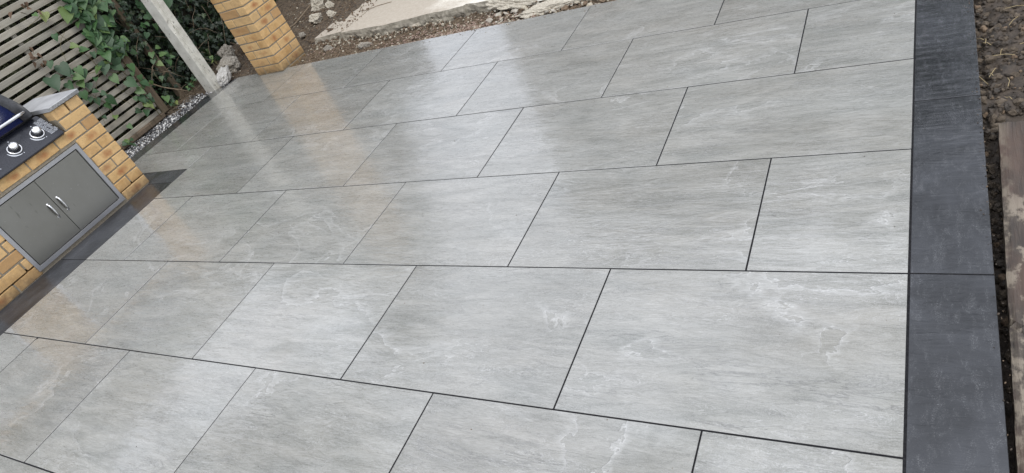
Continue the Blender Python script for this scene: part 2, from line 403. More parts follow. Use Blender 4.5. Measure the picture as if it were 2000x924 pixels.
# charcoal border: right edge, beside the brick counter, return piece, left edging strip
for k in range(-4, 3):
    y0 = k * .9075; y1 = min(y0 + .9075, 2.441)
    slab('border_tile', .0120, .218, y0 - .002, y1 - .002, mat_border, .0025, -.0001, skew=(0, 'border'))
slab('border_tile', -4.83, -4.503, -.003, .79, mat_border, .0018, -.0001)
for k in range(4): slab('border_tile', -4.83, -4.503, -.003 - .905 * (k + 1), -.003 - .905 * k, mat_border, .0018, -.0001)
slab('border_tile', -5.575, -4.507, .79, .945, mat_border, .0018, -.0001)
def edging():
    pts_o = [(-5.575, .945), (-5.575, 1.5), (-5.572, 1.97), (-5.60, 2.12), (-5.56, 2.24), (-5.46, 2.33), (-5.44, 2.43)]
    pts_i = [(-5.424, .945), (-5.424, 1.5), (-5.424, 1.97), (-5.424, 2.12), (-5.424, 2.24), (-5.424, 2.33), (-5.424, 2.43)]
    n = len(pts_o); V = []; F = []
    for z in (-.0004, -.07):
        for p in pts_o: V.append((p[0] - PX, p[1] - PY, z - PZ))
        for p in pts_i: V.append((p[0] - PX, p[1] - PY, z - PZ))
    for i in range(n - 1):
        F.append((i, n + i, n + i + 1, i + 1)); a = 2 * n
        F.append((a + i, a + i + 1, a + n + i + 1, a + n + i)); F.append((i, i + 1, a + i + 1, a + i)); F.append((n + i, a + n + i, a + n + i + 1, n + i + 1))
    F.append((0, 2 * n, 3 * n, n)); F.append((n - 1, 2 * n - 1, 4 * n - 1, 3 * n - 1))
    ob('edging_strip', mesh('edging_strip', V, F, mat_border), patio)
edging()
e2 = ob('mortar_bed', ext, patio, (-4.94 - PX, 1.62 - PY, -.0421 - PZ))

# ------------------------------------------------------------------ brickwork
BM = {}
def brick_mesh(sx, sy, k):
    key = (round(sx, 3), round(sy, 3), k)
    if key not in BM: BM[key] = boxmesh('brick', sx, sy, .066, mat_brick, .0032, .0014)
    return BM[key]
def lay(parent, cx, cy, cz, sx, sy):
    o = ob('brick', brick_mesh(sx, sy, random.randint(0, 4)), parent, (cx + random.uniform(-.0012, .0012), cy + random.uniform(-.001, .001), cz + random.uniform(-.001, .001)),
           (random.uniform(-.006, .006), random.uniform(-.006, .006), random.choice((0, math.pi)) + random.uniform(-.006, .006)))
    return o

# pillar: 1.5 bricks square
PL = Vector((-4.888, 2.531, 0))
pillar = empty('brick_pillar', PL, label='square buff brick pillar rising from the far left corner of the paving', cat='pillar')
w = .1625
ob('mortar', boxmesh('mortar', .3185, .3185, 2.36, mat_mortar), pillar, (0, 0, 1.12))
for c in range(-1, 31):
    z = c * .0755 + .041
    odd = c % 2 == 0
    # ring of bricks; corner stretchers swap direction on alternate courses
    L, H = .215, .1025; e = w - H / 2; q = w - L / 2
    if odd:   # south face: half on the left, stretcher at the right corner
        lay(pillar, q, -e, z, L, H); lay(pillar, -e, -q, z, H, L); lay(pillar, -q, e, z, L, H); lay(pillar, e, q, z, H, L)
    else:     # south face: stretcher on the left, header at the right corner
        lay(pillar, -q, -e, z, L, H); lay(pillar, -e, q, z, H, L); lay(pillar, q, e, z, L, H); lay(pillar, e, -q, z, H, L)
ob('cap_stone', boxmesh('cap_stone', .42, .42, .05, mat_concrete, .006), pillar, (0, 0, 2.33))

# counter
counter = empty('brick_counter', (-4.81, .2, 0), label='buff brick outdoor kitchen counter with steel cabinet doors, left of the patio', cat='outdoor kitchen')
CX, CY = -4.81, .2
def cl(x, y, z): return (x - CX, y - CY, z)
Y1 = .815; Y0 = -1.62
DY0, DY1, DZ0, DZ1 = -.149, .587, .029, .512
EY0, EY1, EZ0, EZ1 = -1.22, -.50, .03, .512
def front_piece(ya, yb, z):           # brick on the front face between ya..yb
    if yb - ya < .02: return
    lay(counter, -.05125, (ya + yb) / 2 - CY, z, .1025, yb - ya)
for c in range(10):
    z = c * .0755 + .0375
    top = c >= 8
    y = Y1
    if c % 2 == 0:                    # stretcher at the corner
        segs = []
    else:
        lay(counter, -.1075, Y1 - .05125 - CY, z, .215, .1025); y = Y1 - .1125; segs = []
    while y > Y0 + .02:
        a = max(Y0, y - .215); segs.append((a, y)); y = a - .010
    for a, b in segs:
        if top:                       # two courses only stand right of the barbecue
            a = max(a, .597)
            if b - a > .03: front_piece(a, b, z)
            continue
        zt, zb = z + .0325, z - .0325
        if zb < DZ1 - .01 and zt > DZ0 + .03:
            if b > DY0 + .01 and a < DY1 - .01:
                if b > DY1 - .01: front_piece(max(a, DY1 - .012), b, z)
                if a < DY0 + .01: front_piece(a, min(b, DY0 + .012), z)
                continue
            if b > EY0 + .01 and a < EY1 - .01:
                if b > EY1 - .01: front_piece(max(a, EY1 - .012), b, z)
                if a < EY0 + .01: front_piece(a, min(b, EY0 + .012), z)
                continue
        front_piece(a, b, z)
    # end wall towards the fence (runs back along -X)
    x = -.1125 if c % 2 == 0 else -.225
    while x > -.6:
        a = max(-.6, x - .215)
        lay(counter, (a + x) / 2, Y1 - .05125 - CY, z, x - a, .1025); x = a - .01
ob('mortar', boxmesh('mortar', .100, Y1 - Y0 - .016, .075, mat_mortar), counter, (-.0545, (Y0 + Y1) / 2 - CY, .03))
ob('mortar', boxmesh('mortar', .100, Y1 - DY1 - .012, .60, mat_mortar), counter, (-.0545, (DY1 + Y1) / 2 - CY - .0005, .393))
ob('mortar', boxmesh('mortar', .100, DY0 - EY1 - .012, .49, mat_mortar), counter, (-.0545, (DY0 + EY1) / 2 - CY, .34))
ob('mortar', boxmesh('mortar', .100, EY0 - Y0 - .012, .49, mat_mortar), counter, (-.0545, (EY0 + Y0) / 2 - CY + .003, .34))
ob('mortar', boxmesh('mortar', .0985, DY1 - Y0 + .004, .080, mat_mortar), counter, (-.0542, (DY1 + Y0) / 2 - CY + .006, .5535))
ob('mortar', boxmesh('mortar', .48, .097, .728, mat_mortar), counter, (-.345, Y1 - .0525 - CY, .372))
ob('mortar', boxmesh('mortar', .50, Y1 - Y0 - .12, .585, mat_mortar), counter, (-.36, (Y0 + Y1) / 2 - CY - .06, .292))
# side wall piece that carries the coping right of the barbecue
ob('mortar', boxmesh('mortar', .50, .12, .147, mat_mortar), counter, (-.36, .661 - CY, .672))
def coping():
    M = simple('honed_grey_coping_stone', (.28, .285, .29), (.40, .405, .41), 9, .5, .5, .006)
    V = []; F = []; n = 40
    xs = [0.02 + fbm(i * .35, 4, 1, 4) * .006 for i in range(n + 1)]
    ys = [.592 + (.835 - .592) * i / n for i in range(n + 1)]
    for i in range(n + 1):
        V += [(-.58, ys[i] - CY, .781), (xs[i] - .006 + fbm(i * .6, 1, 7) * .003, ys[i] - CY, .781), (xs[i], ys[i] - CY, .777), (xs[i] - .004 + fbm(i * .5, 8, 2) * .004, ys[i] - CY, .765), (xs[i] - .008, ys[i] - CY, .7545), (-.58, ys[i] - CY, .7545)]
    for i in range(n):
        a = i * 6
        for k in range(6): F.append((a + k, a + (k + 1) % 6, a + 6 + (k + 1) % 6, a + 6 + k))
    F.append(tuple(range(5, -1, -1))); F.append(tuple(n * 6 + k for k in range(6)))
    return ob('coping_slab', mesh('coping_slab', V, F, M), counter)
coping()

# steel cabinet frame and doors
def steel(name, c, rough, metal=1.0):
    M = NM(name, rough, .5); M.b.inputs['Metallic'].default_value = metal
    a = M.noise(M.coords(scale=(1, 1, 60), rnd=False), 12, 3); b = M.noise(M.coords(), 5, 4)
    cc = M.mix(M.ramp(b, [(.3, 0.0), (.7, 1.0)]), tuple(x * .85 for x in c), c)
    M.color(cc); M.rough(M.math('MULTIPLY_ADD', a, .15, rough)); M.bump(a, .06, .001); return M.m
m_frame = steel('brushed_steel_frame', (.50, .50, .51), .28)
def door_mat():
    M = NM('dull_grey_steel_door', .34, .4); M.b.inputs['Metallic'].default_value = 1.0
    v = M.coords(rnd=True); n_ = M.noise(v, 3, 5, .6)
    c = M.mix(M.ramp(n_, [(.3, 0.0), (.7, 1.0)]), (.25, .245, .22), (.30, .295, .27))
    sm = M.noise(M.coords(scale=(1, 1, .3)), 26, 2); c = M.mix(M.ramp(sm, [(.70, 0.0), (.76, .5)]), c, (.11, .105, .095))
    dr = M.noise(v, 120, 1); c = M.mix(M.ramp(dr, [(.76, 0.0), (.79, .6)]), c, (.5, .5, .48))
    M.color(c); M.bump(n_, .1, .003); return M.m
m_door = door_mat(); m_chrome = steel('polished_handle', (.78, .78, .78), .13)
def ring_frame(DY0, DY1, DZ0, DZ1):
    w_, xo, xi = .030, .012, .006
    def rect(y0, y1, z0, z1, x): return [(x, y0, z0), (x, y1, z0), (x, y1, z1), (x, y0, z1)]
    A = rect(DY0, DY1, DZ0, DZ1, -.03); B = rect(DY0, DY1, DZ0, DZ1, xo); C = rect(DY0 + w_ - .004, DY1 - w_ + .004, DZ0 + w_ - .004, DZ1 - w_ + .004, xo)
    D = rect(DY0 + w_, DY1 - w_, DZ0 + w_, DZ1 - w_, xi - .004); E = rect(DY0 + w_, DY1 - w_, DZ0 + w_, DZ1 - w_, -.03)
    V = []
    for rg in (A, B, C, D, E): V += [(x, y - CY, z) for x, y, z in rg]
    F = []
    for r_ in range(4):
        for k in range(4):
            a = r_ * 4 + k; b = r_ * 4 + (k + 1) % 4; F.append((a, b, b + 4, a + 4))
    return V, F
def cabinet_door(y0, y1, z0, z1, hy, hz):
    d = ob('cabinet_door', boxmesh('cabinet_door', .018, y1 - y0, z1 - z0, m_door, .0015), counter, (-.003, (y0 + y1) / 2 - CY, (z0 + z1) / 2))
    pts = []; zc = hz - (z0 + z1) / 2
    for i in range(13):
        t = i / 12; zz = zc - .051 + .102 * t; bow = math.sin(math.pi * t) ** .35 * .020 if 0 < t < 1 else 0
        pts.append((.0085 + bow, hy - (y0 + y1) / 2, zz))
    V, F = tube_data(pts, .0058, 8)
    V = [(x, (y - pts[0][1]) * 1.15 + pts[0][1], z) for x, y, z in V]
    ob('handle', mesh('handle', V, F, m_chrome, True), d)
    for s_ in (0, 12):
        V, F = lathe([(.009, 0), (.009, .003), (.006, .005)], 12)
        ob('handle_foot', mesh('handle_foot', V, F, m_chrome, True), d, (.009, pts[s_][1], pts[s_][2]), (0, math.pi / 2, 0))
def cabinet(y0, y1, z0, z1, split):
    V, F = ring_frame(y0, y1, z0, z1); ob('cabinet_frame', mesh('cabinet_frame', V, F, m_frame), counter)
    ob('cabinet_recess', boxmesh('cabinet_recess', .01, y1 - y0 - .01, z1 - z0 - .01, mat_joint), counter, (-.026, (y0 + y1) / 2 - CY, (z0 + z1) / 2))
    a, b, zc = z0 + .0325, z1 - .0325, (z0 + z1) / 2
    cabinet_door(split + .0012, y1 - .0325, a, b, split + .0345, zc - .004); cabinet_door(y0 + .0325, split - .0012, a, b, split - .0415, zc - .004)
cabinet(DY0, DY1, DZ0, DZ1, .2175)
cabinet(EY0, EY1, EZ0, EZ1, -.86)

# ------------------------------------------------------------------ barbecue
BB = Vector((-4.81, .15, .6))
bbq = empty('barbecue', BB, label='built-in gas barbecue with blue hood, chrome handle and black control panel', cat='barbecue')
def bl(x, y, z): return (x - BB.x, y - BB.y, z - BB.z)
mp_ = NM('black_enamel_panel', .32, .5); nn = mp_.noise(mp_.coords(), 90, 3)
mp_.color(mp_.mix(mp_.ramp(nn, [(.3, 0.0), (.8, 1.0)]), (.010, .011, .016), (.022, .024, .032))); mp_.rough(mp_.math('MULTIPLY_ADD', nn, .2, .2)); m_panel = mp_.m
m_cast = simple('black_cast_side', (.012, .013, .015), (.03, .031, .034), 40, .45, .4, .004)
mb = NM('blue_porcelain_enamel', .16, .6); mb.color((.009, .014, .058)); mb.b.inputs['Coat Weight'].default_value = .6; m_blue = mb.m
m_white = simple('white_print', (.45, .48, .52), (.6, .62, .66), 50, .6, 0)
# control panel: sloping face from (x -4.795, z .618) up to (-4.935, z .785), a rolled lower lip and a squared end
PYR, PYL = .572, -.62
def panel():
    prof = [(-4.83, .601), (-4.795, .601), (-4.789, .606), (-4.789, .613), (-4.795, .618), (-4.936, .753), (-4.944, .757), (-4.955, .757), (-4.96, .75), (-4.96, .603)]
    ys = [PYR - .010, PYR - .002, PYR]; ysl = [PYL]
    V = []; F = []; n = len(prof)
    cxm, czm = -4.87, .68
    for yi, sc_ in ((PYL, 1), (PYR - .008, 1), (PYR - .002, .975), (PYR, .93)):
        for x, z in prof: V.append(bl(cxm + (x - cxm) * sc_, yi, czm + (z - czm) * sc_))
    for i in range(3):
        for k in range(n): a = i * n + k; b = i * n + (k + 1) % n; F.append((a, b, b + n, a + n))
    F.append(tuple(range(n))); F.append(tuple(3 * n + k for k in range(n - 1, -1, -1)))
    return ob('control_panel', mesh('control_panel', V, F, m_panel), bbq)
cp = panel()
pa = Vector((-4.795, 0, .618)); pb = Vector((-4.936, 0, .753)); sl = (pb - pa).normalized(); nrmv = Vector((-sl.z, 0, sl.x)); nrmv = nrmv if nrmv.x > 0 else -nrmv
# frame on the slope: u = +Y, v = up the slope, n = outward
def slope(y, t, h=0):           # t 0..1 along the slope
    p = pa.lerp(pb, t) + nrmv * h; return Vector(bl(p.x, y, p.z))
rotm = Matrix((Vector((0, 1, 0)), sl, nrmv)).transposed()
eul = rotm.to_euler()
if rotm.determinant() < 0:
    rotm = Matrix((Vector((0, -1, 0)), sl, nrmv)).transposed(); eul = rotm.to_euler()
flip = -1 if rotm[1][0] < 0 else 1
for y in (.463, .290, .117, -.056, -.229, -.402):
    kb = ob('knob', mesh('knob', *lathe([(.044, 0), (.044, .004), (.041, .0075), (.034, .008), (.0335, .005)], 40), m_chrome, True), cp, slope(y, .47, .0005), eul)
    ob('knob_collar', mesh('knob_collar', *lathe([(.031, 0), (.030, .022), (.028, .024)], 32), m_panel, True), kb, (0, 0, .004))
    ob('knob_cap', mesh('knob_cap', *lathe([(.0285, 0), (.0285, .010), (.0265, .0165), (.022, .020), (.012, .0215), (.002, .022)], 32), m_chrome, True), kb, (0, 0, .025))
def flat(name, polys, z=.0012):
    V = []; F = []
    for p in polys:
        o = len(V); V += [(x * flip, y_, 0) for x, y_ in p]; F.append(tuple(range(o, o + len(p))))
    return mesh(name, V, F, m_white)
# printed arc and dots round each knob, lettering block on the right
for y in (.463, .290, .117, -.056, -.229, -.402):
    P = []
    n = 22; a0, a1 = R(178), R(275)
    for i in range(n):
        t0 = i / n; t1 = (i + 1) / n; A = a0 + (a1 - a0) * t0; B = a0 + (a1 - a0) * t1
        w0 = .0035 * math.sin(math.pi * (t0 * .9 + .06)) + .0008; w1 = .0035 * math.sin(math.pi * (t1 * .9 + .06)) + .0008
        r0 = .054
        P.append([(math.cos(A) * (r0 - w0), math.sin(A) * (r0 - w0)), (math.cos(A) * (r0 + w0), math.sin(A) * (r0 + w0)), (math.cos(B) * (r0 + w1), math.sin(B) * (r0 + w1)), (math.cos(B) * (r0 - w1), math.sin(B) * (r0 - w1))])
    ob('printed_dial', flat('printed_dial', P), cp, slope(y, .47, .0009), eul)
    dots = []
    dots.append([(.014 + .003 * math.cos(k), -.056 + .004 * math.sin(k)) for k in [i * 1.047 for i in range(6)]])
    dots.append([(.020 + .0042 * math.cos(k), .066 + .0042 * math.sin(k)) for k in [i * .785 for i in range(8)]])
    for d_ in dots: ob('printed_mark', flat('printed_mark', [d_]), cp, slope(y, .47, .0009), eul)
P = []
rt = random.Random(3)
for colu in range(2):
    for line in range(19):
        yy = .068 - line * .0074
        x = -.029 if colu == 0 else .003
        xe = x + (.029 if rt.random() > .25 else .019)
        while x < xe:
            wd = rt.uniform(.0025, .0065); hh = rt.choice((.0022, .0026, .0032))
            P.append([(x, yy), (min(x + wd, xe), yy), (min(x + wd, xe), yy + hh), (x, yy + hh)]); x += wd + .0009
ob('printed_lettering', flat('printed_lettering', P), cp, slope(.541, .50, .0009), eul)['kind'] = 'stuff'
# hood
def hood_prof(n=18):
    pts = [(-4.905, .775), (-4.925, .835), (-4.965, .885), (-5.03, .93), (-5.11, .985), (-5.22, 1.03), (-5.36, 1.03), (-5.41, .95), (-5.41, .775)]
    return pts
def sweep(name, prof, y0, y1, mat, grow=0.0, bevel=.012):
    V = []; F = []; n = len(prof); c = Vector((-5.18, .775))
    sec = [(y0, 1), (y1 - bevel, 1), (y1, .96)]
    for y, s_ in sec:
        for x, z in prof:
            dx = x - c.x; dz = z - c.y
            V.append(bl(c.x + dx * (s_ + grow), y, c.y + dz * (s_ + grow)))
    for i in range(len(sec) - 1):
        for k in range(n): a = i * n + k; b = i * n + (k + 1) % n; F.append((a, b, b + n, a + n))
    F.append(tuple(range(n))); F.append(tuple((len(sec) - 1) * n + k for k in range(n - 1, -1, -1)))
    me = mesh(name, V, F, mat)
    return ob(name, me, bbq)
def smooth_prof(p, it=2):
    for _ in range(it):
        q = [p[0]]
        for a, b in zip(p[:-1], p[1:]):
            q.append((a[0] * .75 + b[0] * .25, a[1] * .75 + b[1] * .25)); q.append((a[0] * .25 + b[0] * .75, a[1] * .25 + b[1] * .75))
        q.append(p[-1]); p = q
    return p
hp = smooth_prof(hood_prof())
def swept(name, y0, y1, mat, grow, bevel):
    o = sweep(name, hp, y0, y1, mat, grow, bevel)
    for p in o.data.polygons:
        if len(p.vertices) == 4: p.use_smooth = True
    return o
hood = swept('hood', -.75, .475, m_blue, -.012, .004)
sc1 = swept('hood_side', .470, .548, m_cast, .012, .03)
V, F = tube_data([bl(-4.868, .495, .826), bl(-4.868, .45, .826), bl(-4.868, -.1, .826), bl(-4.868, -.75, .826)], .0105, 14)
ob('hood_handle', mesh('hood_handle', V, F, m_chrome, True), bbq)
for y in (.455, -.55):
    V, F = tube_data([bl(-4.94, y, .83), bl(-4.870, y, .826)], .007, 8); ob('handle_bracket', mesh('handle_bracket', V, F, m_cast, True), bbq)
ob('firebox', boxmesh('firebox', .46, 1.17, .165, m_cast, .004), bbq, bl(-5.192, -.03, .687))

# ------------------------------------------------------------------ slatted fence panel
def wood_mat(name, c1, c2, c3, ax=1, rough=.85, wet=0):
    M = NM(name, rough, .3)
    s_ = [14, 14, 14]; s_[ax] = .9
    g_ = M.noise(M.coords(scale=tuple(s_)), 4, 6, .65, .5); b = M.noise(M.coords(scale=tuple([4 if i != ax else 1.2 for i in range(3)])), 2.2, 4)
    c = M.mix(M.ramp(g_, [(.3, 0.0), (.7, 1.0)]), c1, c2)
    c = M.mix(M.ramp(b, [(.45, 0.0), (.7, .7)]), c, c3)
    c = M.mix(1.0, c, M.ramp(M.rand(), [(0, (.82, .82, .82)), (1, (1.12, 1.1, 1.08))]), 'MULTIPLY')
    M.color(c); M.bump(g_, .5, .004); return M.m
m_slat = wood_mat('silvered_fence_wood', (.26, .25, .21), (.42, .40, .345), (.25, .225, .175))
m_stile = wood_mat('brown_fence_wood', (.10, .075, .052), (.19, .15, .11), (.085, .078, .045), ax=2)
FX = -5.925
fence = empty('slatted_fence_panel', (FX, .8, 0), label='weathered grey horizontal slat fence panel with climbing leaves, behind the barbecue', cat='fence')
for i in range(26):
    z = .058 + i * .069
    L = 3.32; dz = random.uniform(-.003, .003)
    me = boxmesh('slat', .016, L, .046 + random.uniform(-.002, .002), m_slat, .002, .0006)
    ob('slat', me, fence, (random.uniform(-.002, .002), 1.885 - L / 2 - .8, z + dz), (random.uniform(-.03, .03), random.uniform(-.06, .06), 0) if False else (random.uniform(-.0022, .0022), random.uniform(-.10, .10), random.uniform(-.001, .001)))
for y in (1.295, .40, -.5, -1.35):
    ob('batten', boxmesh('batten', .022, .038, 1.80, m_slat, .002), fence, (-.022, y - .8, .93))
ob('stile', boxmesh('stile', .045, .068, .90, m_stile, .003, .001), fence, (.004, 1.917 - .8, .475), (.004, 0, 0))
ob('bottom_rail', boxmesh('bottom_rail', .04, 3.3, .05, m_stile, .010, .001), fence, (.018, .24 - .8, .012), (.003, 0, 0))

# rendered concrete post with a rebated face
def post():
    M = NM('flaking_white_painted_concrete', .8, .3)
    v = M.coords(rnd=False); n1 = M.noise(v, 9, 5, .6); n2 = M.noise(M.coords(scale=(1, 1, .5), rnd=False), 60, 3)
    c = M.mix(M.ramp(n1, [(.35, 0.0), (.65, 1.0)]), (.52, .51, .45), (.68, .67, .61))
    c = M.mix(M.ramp(n2, [(.64, 0.0), (.70, .85)]), c, (.06, .055, .04))
    M.color(c); M.bump(n1, .5, .006); 
    o = empty('concrete_post', (-5.6077, 2.2808, 0), label='white painted concrete fence post standing between the ivy and the brick pillar', cat='post')
    # plan (x to the patio, y away): arris at origin, groove on the +X face
    plan = [(-.128, 0), (-.004, 0), (0, .004), (0, .030), (-.012, .036), (-.012, .050), (-.002, .056), (-.002, .104), (-.006, .108), (-.128, .108)]
    V = []; F = []; n = len(plan); lv = 60
    for j in range(lv + 1):
        z = -.15 + 2.0 * j / lv
        for k, (x, y) in enumerate(plan):
            q = fbm(x * 20 + k, z * 14, y * 20) * .0035
            if k in (1, 2) and abs(z - .62) < .05: q -= .012
            V.append((x + q, y + fbm(z * 10, k * 3.3, 1) * .0018, z))
    for j in range(lv):
        for k in range(n): a = j * n + k; b = j * n + (k + 1) % n; F.append((a, b, b + n, a + n))
    F.append(tuple(range(n - 1, -1, -1))); F.append(tuple(lv * n + k for k in range(n)))
    s_ = ob('shaft', mesh('shaft', V, F, M.m), o)
    o.rotation_euler = (0, -.012, 0)
post()
stake = ob('timber_stake', boxmesh('timber_stake', .06, .07, 1.3, m_stile, .012, .003), loc=(-6.10, 2.27, .38), rot=(-.03, -.05, .2))
tag(stake, 'old brown timber stake leaning in the ivy behind the fence end', 'stake')

# ------------------------------------------------------------------ leaves
def heart(size=1.0, k=0):
    rr = random.Random(k)
    out_ = [(0, 0), (.16, -.12), (.36, -.10), (.48, .10), (.44, .36), (.28, .64), (.10, .90), (0, 1.06)]
    V = []; F = []
    fold = rr.uniform(.10, .3); curl = rr.uniform(-.05, .25)
    mid = [(0, y, -curl * (y - .3) ** 2) for y in (.0, .22, .45, .68, .88, 1.06)]
    V += mid
    for s_ in (1, -1):
        o = len(V)
        for x, y in out_[1:-1]: V.append((x * s_ * rr.uniform(.92, 1.08), y, x * fold - curl * (y - .3) ** 2 + rr.uniform(-.015, .015)))
        e = [o + i for i in range(6)]
        f = [(0, e[0], e[1], 1), (1, e[1], e[2]), (1, e[2], e[3], 2), (2, e[3], e[4], 3), (3, e[4], e[5], 4), (4, e[5], 5)]
        F += f if s_ == 1 else [tuple(reversed(q)) for q in f]
    return [(x * size, (y - .1) * size, z * size) for x, y, z in V], F
def ivyleaf(size=1.0, k=0):
    rr = random.Random(k + 50)
    pts = [(0, -.05), (.22, -.16), (.42, .0), (.30, .16), (.56, .34), (.26, .42), (0, .92), (-.26, .42), (-.56, .34), (-.30, .16), (-.42, .0), (-.22, -.16)]
    V = [(0, .22, .0)] + [(x * rr.uniform(.85, 1.1), y * rr.uniform(.9, 1.1), .14 * abs(x) + rr.uniform(-.05, .05) - .12 * y * y) for x, y in pts]
    F = [(0, i, i + 1 if i < 12 else 1) for i in range(1, 13)]
    return [(x * size, y * size, z * size) for x, y, z in V], F
m_leaf = leafmat('bindweed_leaf_green', [(0, (.016, .045, .018)), (.35, (.026, .072, .026)), (.7, (.048, .110, .036)), (.92, (.085, .15, .045)), (1, (.16, .19, .05))])
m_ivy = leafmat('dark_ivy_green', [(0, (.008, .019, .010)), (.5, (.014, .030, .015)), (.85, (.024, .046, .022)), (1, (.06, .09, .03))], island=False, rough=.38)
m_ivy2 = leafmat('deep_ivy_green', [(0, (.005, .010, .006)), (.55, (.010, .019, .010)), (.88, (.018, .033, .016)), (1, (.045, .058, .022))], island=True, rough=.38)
m_dead = simple('dead_brown_leaf', (.07, .04, .025), (.15, .10, .065), 30, .9, .3)
m_stem = simple('green_brown_stem', (.09, .085, .035), (.16, .13, .06), 30, .8, .3)
m_twig = simple('dry_grey_twig', (.12, .09, .06), (.24, .19, .13), 30, .9, .4)
HM = [mesh('leaf', *heart(1, k), m_leaf, True) for k in range(6)]
IM = [mesh('leaf', *ivyleaf(1, k), m_ivy) for k in range(6)]
DM = [mesh('dead_leaf', *heart(1, k + 20), m_dead) for k in range(3)]
def leafrot(rr, spread=.5, facing=Vector((1, -.25, .55))):
    n_ = (facing + Vector([rr.uniform(-spread, spread) for _ in range(3)])).normalized()
    d = Vector((rr.uniform(-.3, .3), rr.uniform(-.9, .9), -1)); d = (d - n_ * d.dot(n_)).normalized()
    x_ = d.cross(n_); return Matrix((x_, d, n_)).transposed().to_euler()
LV = [(1.736,1.07,.098),(1.906,1.007,.108),(2.017,.99,.079),(1.88,.9,.108),(1.947,.873,.089),(2.007,.888,.059),(1.79,.832,.084),(1.916,.789,.079),(1.855,.743,.079),(1.781,.752,.059),(1.931,.67,.059),(1.76,.67,.074),(1.83,.622,.059),(1.726,.712,.049),(1.687,.6,.074),(1.772,.559,.074),(1.686,.496,.064),(1.392,.757,.089),(1.26,.714,.098),(1.394,.733,.059),(1.481,.697,.059),(1.501,.662,.059),(1.418,.657,.059),(1.43,.603,.059),(1.477,.558,.049),(1.343,.64,.059),(1.386,.527,.059),(1.449,.43,.049),(1.52,.377,.074),(1.49,.355,.049),(1.395,.301,.03),(1.47,.251,.039),(1.879,.497,.059),(1.768,.397,.079),(1.877,.331,.059),(1.788,.3,.059),(1.774,.241,.059),(1.79,.17,.069),(1.732,.129,.049),(1.517,.124,.039),(1.972,.115,.059),(1.368,.036,.034),(1.576,.857,.049),(1.616,.797,.054),(1.523,.983,.044),(1.569,1.139,.059),(1.487,1.18,.034),(1.337,.842,.049),(1.896,1.093,.079),(1.975,1.063,.059),(1.824,1.128,.069),(1.774,1.166,.059),(1.761,.984,.039),(1.837,.99,.069),(2.071,1.009,.049),(1.888,.686,.049),(1.888,.613,.039),(1.824,.658,.044),(1.51,.457,.039),(1.462,.503,.039),(1.402,.477,.039),(1.56,.571,.039),(1.894,.651,.049),(1.681,.644,.039),(1.979,.691,.049),(1.936,.739,.049),(1.884,.844,.059),(1.81,.883,.049),(2.001,1.013,.069),(2.065,.921,.049)]
VX = -5.87
vine = empty('climbing_vine', (VX, 1.8, 0), label='heart-leaved green climber trailing down over the slatted fence', cat='plant')
rr = random.Random(11)
def stem_path(pts, rad, parent, org, name='stem', mat=None, n=5):
    P = []
    for a, b in zip(pts[:-1], pts[1:]):
        a = Vector(a); b = Vector(b)
        for i in range(5):
            t = i / 5; p = a.lerp(b, t); P.append(p + Vector((fbm(p.x * 9, p.y * 9, p.z * 9) * .012, fbm(p.y * 9, p.z * 9, 3) * .012, fbm(p.z * 8, 1, p.y * 8) * .008)))
    P.append(Vector(pts[-1])); P = [p - Vector(org) for p in P]
    return ob(name, mesh(name, *tube_data(P, rad, n), mat or m_stem, True), parent)
og = (VX, 1.8, 0)
stem_path([(-5.88, 1.83, .02), (-5.885, 1.84, .2), (-5.89, 1.82, .45), (-5.885, 1.79, .62), (-5.89, 1.83, .85), (-5.88, 1.80, 1.1), (-5.89, 1.85, 1.5)], .0035, vine, og)
stem_path([(-5.87, 1.78, .95), (-5.86, 1.75, .8), (-5.865, 1.84, .62), (-5.86, 1.88, .42), (-5.86, 1.80, .2)], .0025, vine, og)
stem_path([(-5.88, 1.75, .62), (-5.89, 1.6, .62), (-5.885, 1.45, .66), (-5.88, 1.32, .72)], .0022, vine, og)
stem_path([(-5.88, 1.45, .66), (-5.88, 1.44, .52), (-5.885, 1.50, .38), (-5.885, 1.47, .25)], .002, vine, og)
stem_path([(-5.88, 1.72, 1.15), (-5.89, 1.55, 1.16), (-5.88, 1.4, 1.14)], .002, vine, og)
for i in range(14):
    y0_ = rr.uniform(1.5, 2.0); z0_ = rr.uniform(.4, 1.2); a_ = rr.uniform(-.25, .25)
    stem_path([(-5.865 + rr.uniform(-.01, .03), y0_, z0_), (-5.86, y0_ + a_ * .6, z0_ - rr.uniform(.05, .2)), (-5.87, y0_ + a_, z0_ - rr.uniform(.2, .4))], .0014, vine, og, n=4)
for (y, z, s_) in LV:
    for q in range(1):
        yy = y + (rr.uniform(-.03, .03) if q else 0); zz = z + (rr.uniform(-.03, .03) if q else 0)
        sz = s_ * 1.28
        ob('leaf', rr.choice(HM), vine, (rr.uniform(0, .03) - q * .02, yy - 1.8, zz + sz * .35), leafrot(rr, .42), (sz, sz, sz))
for i in range(120):
    t = rr.random(); y = 1.83 + rr.gauss(0, .075) + (.10 if t > .6 else 0); z = .62 + .85 * t
    if i > 106: y = 1.82 + rr.gauss(0, .06); z = rr.uniform(.1, .55)
    sz = rr.uniform(.045, .10) if i <= 106 else rr.uniform(.035, .06); ob('leaf', rr.choice(HM), vine, (rr.uniform(-.01, .035), y - 1.8, z), leafrot(rr, .7), (sz, sz, sz))
for (y, z) in [(1.295, 1.012), (1.241, .912), (1.498, 1.285), (1.313, .886), (1.353, 1.275), (1.259, .982), (1.468, 1.286), (1.30, .95), (1.25, .95), (1.48, 1.25), (1.53, 1.2), (1.27, .88), (1.42, 1.24)]:
    sz = rr.uniform(.03, .055); ob('dead_leaf', rr.choice(DM), vine, (rr.uniform(0, .02), y - 1.8, z), leafrot(rr, .9), (sz * .7, sz, sz))

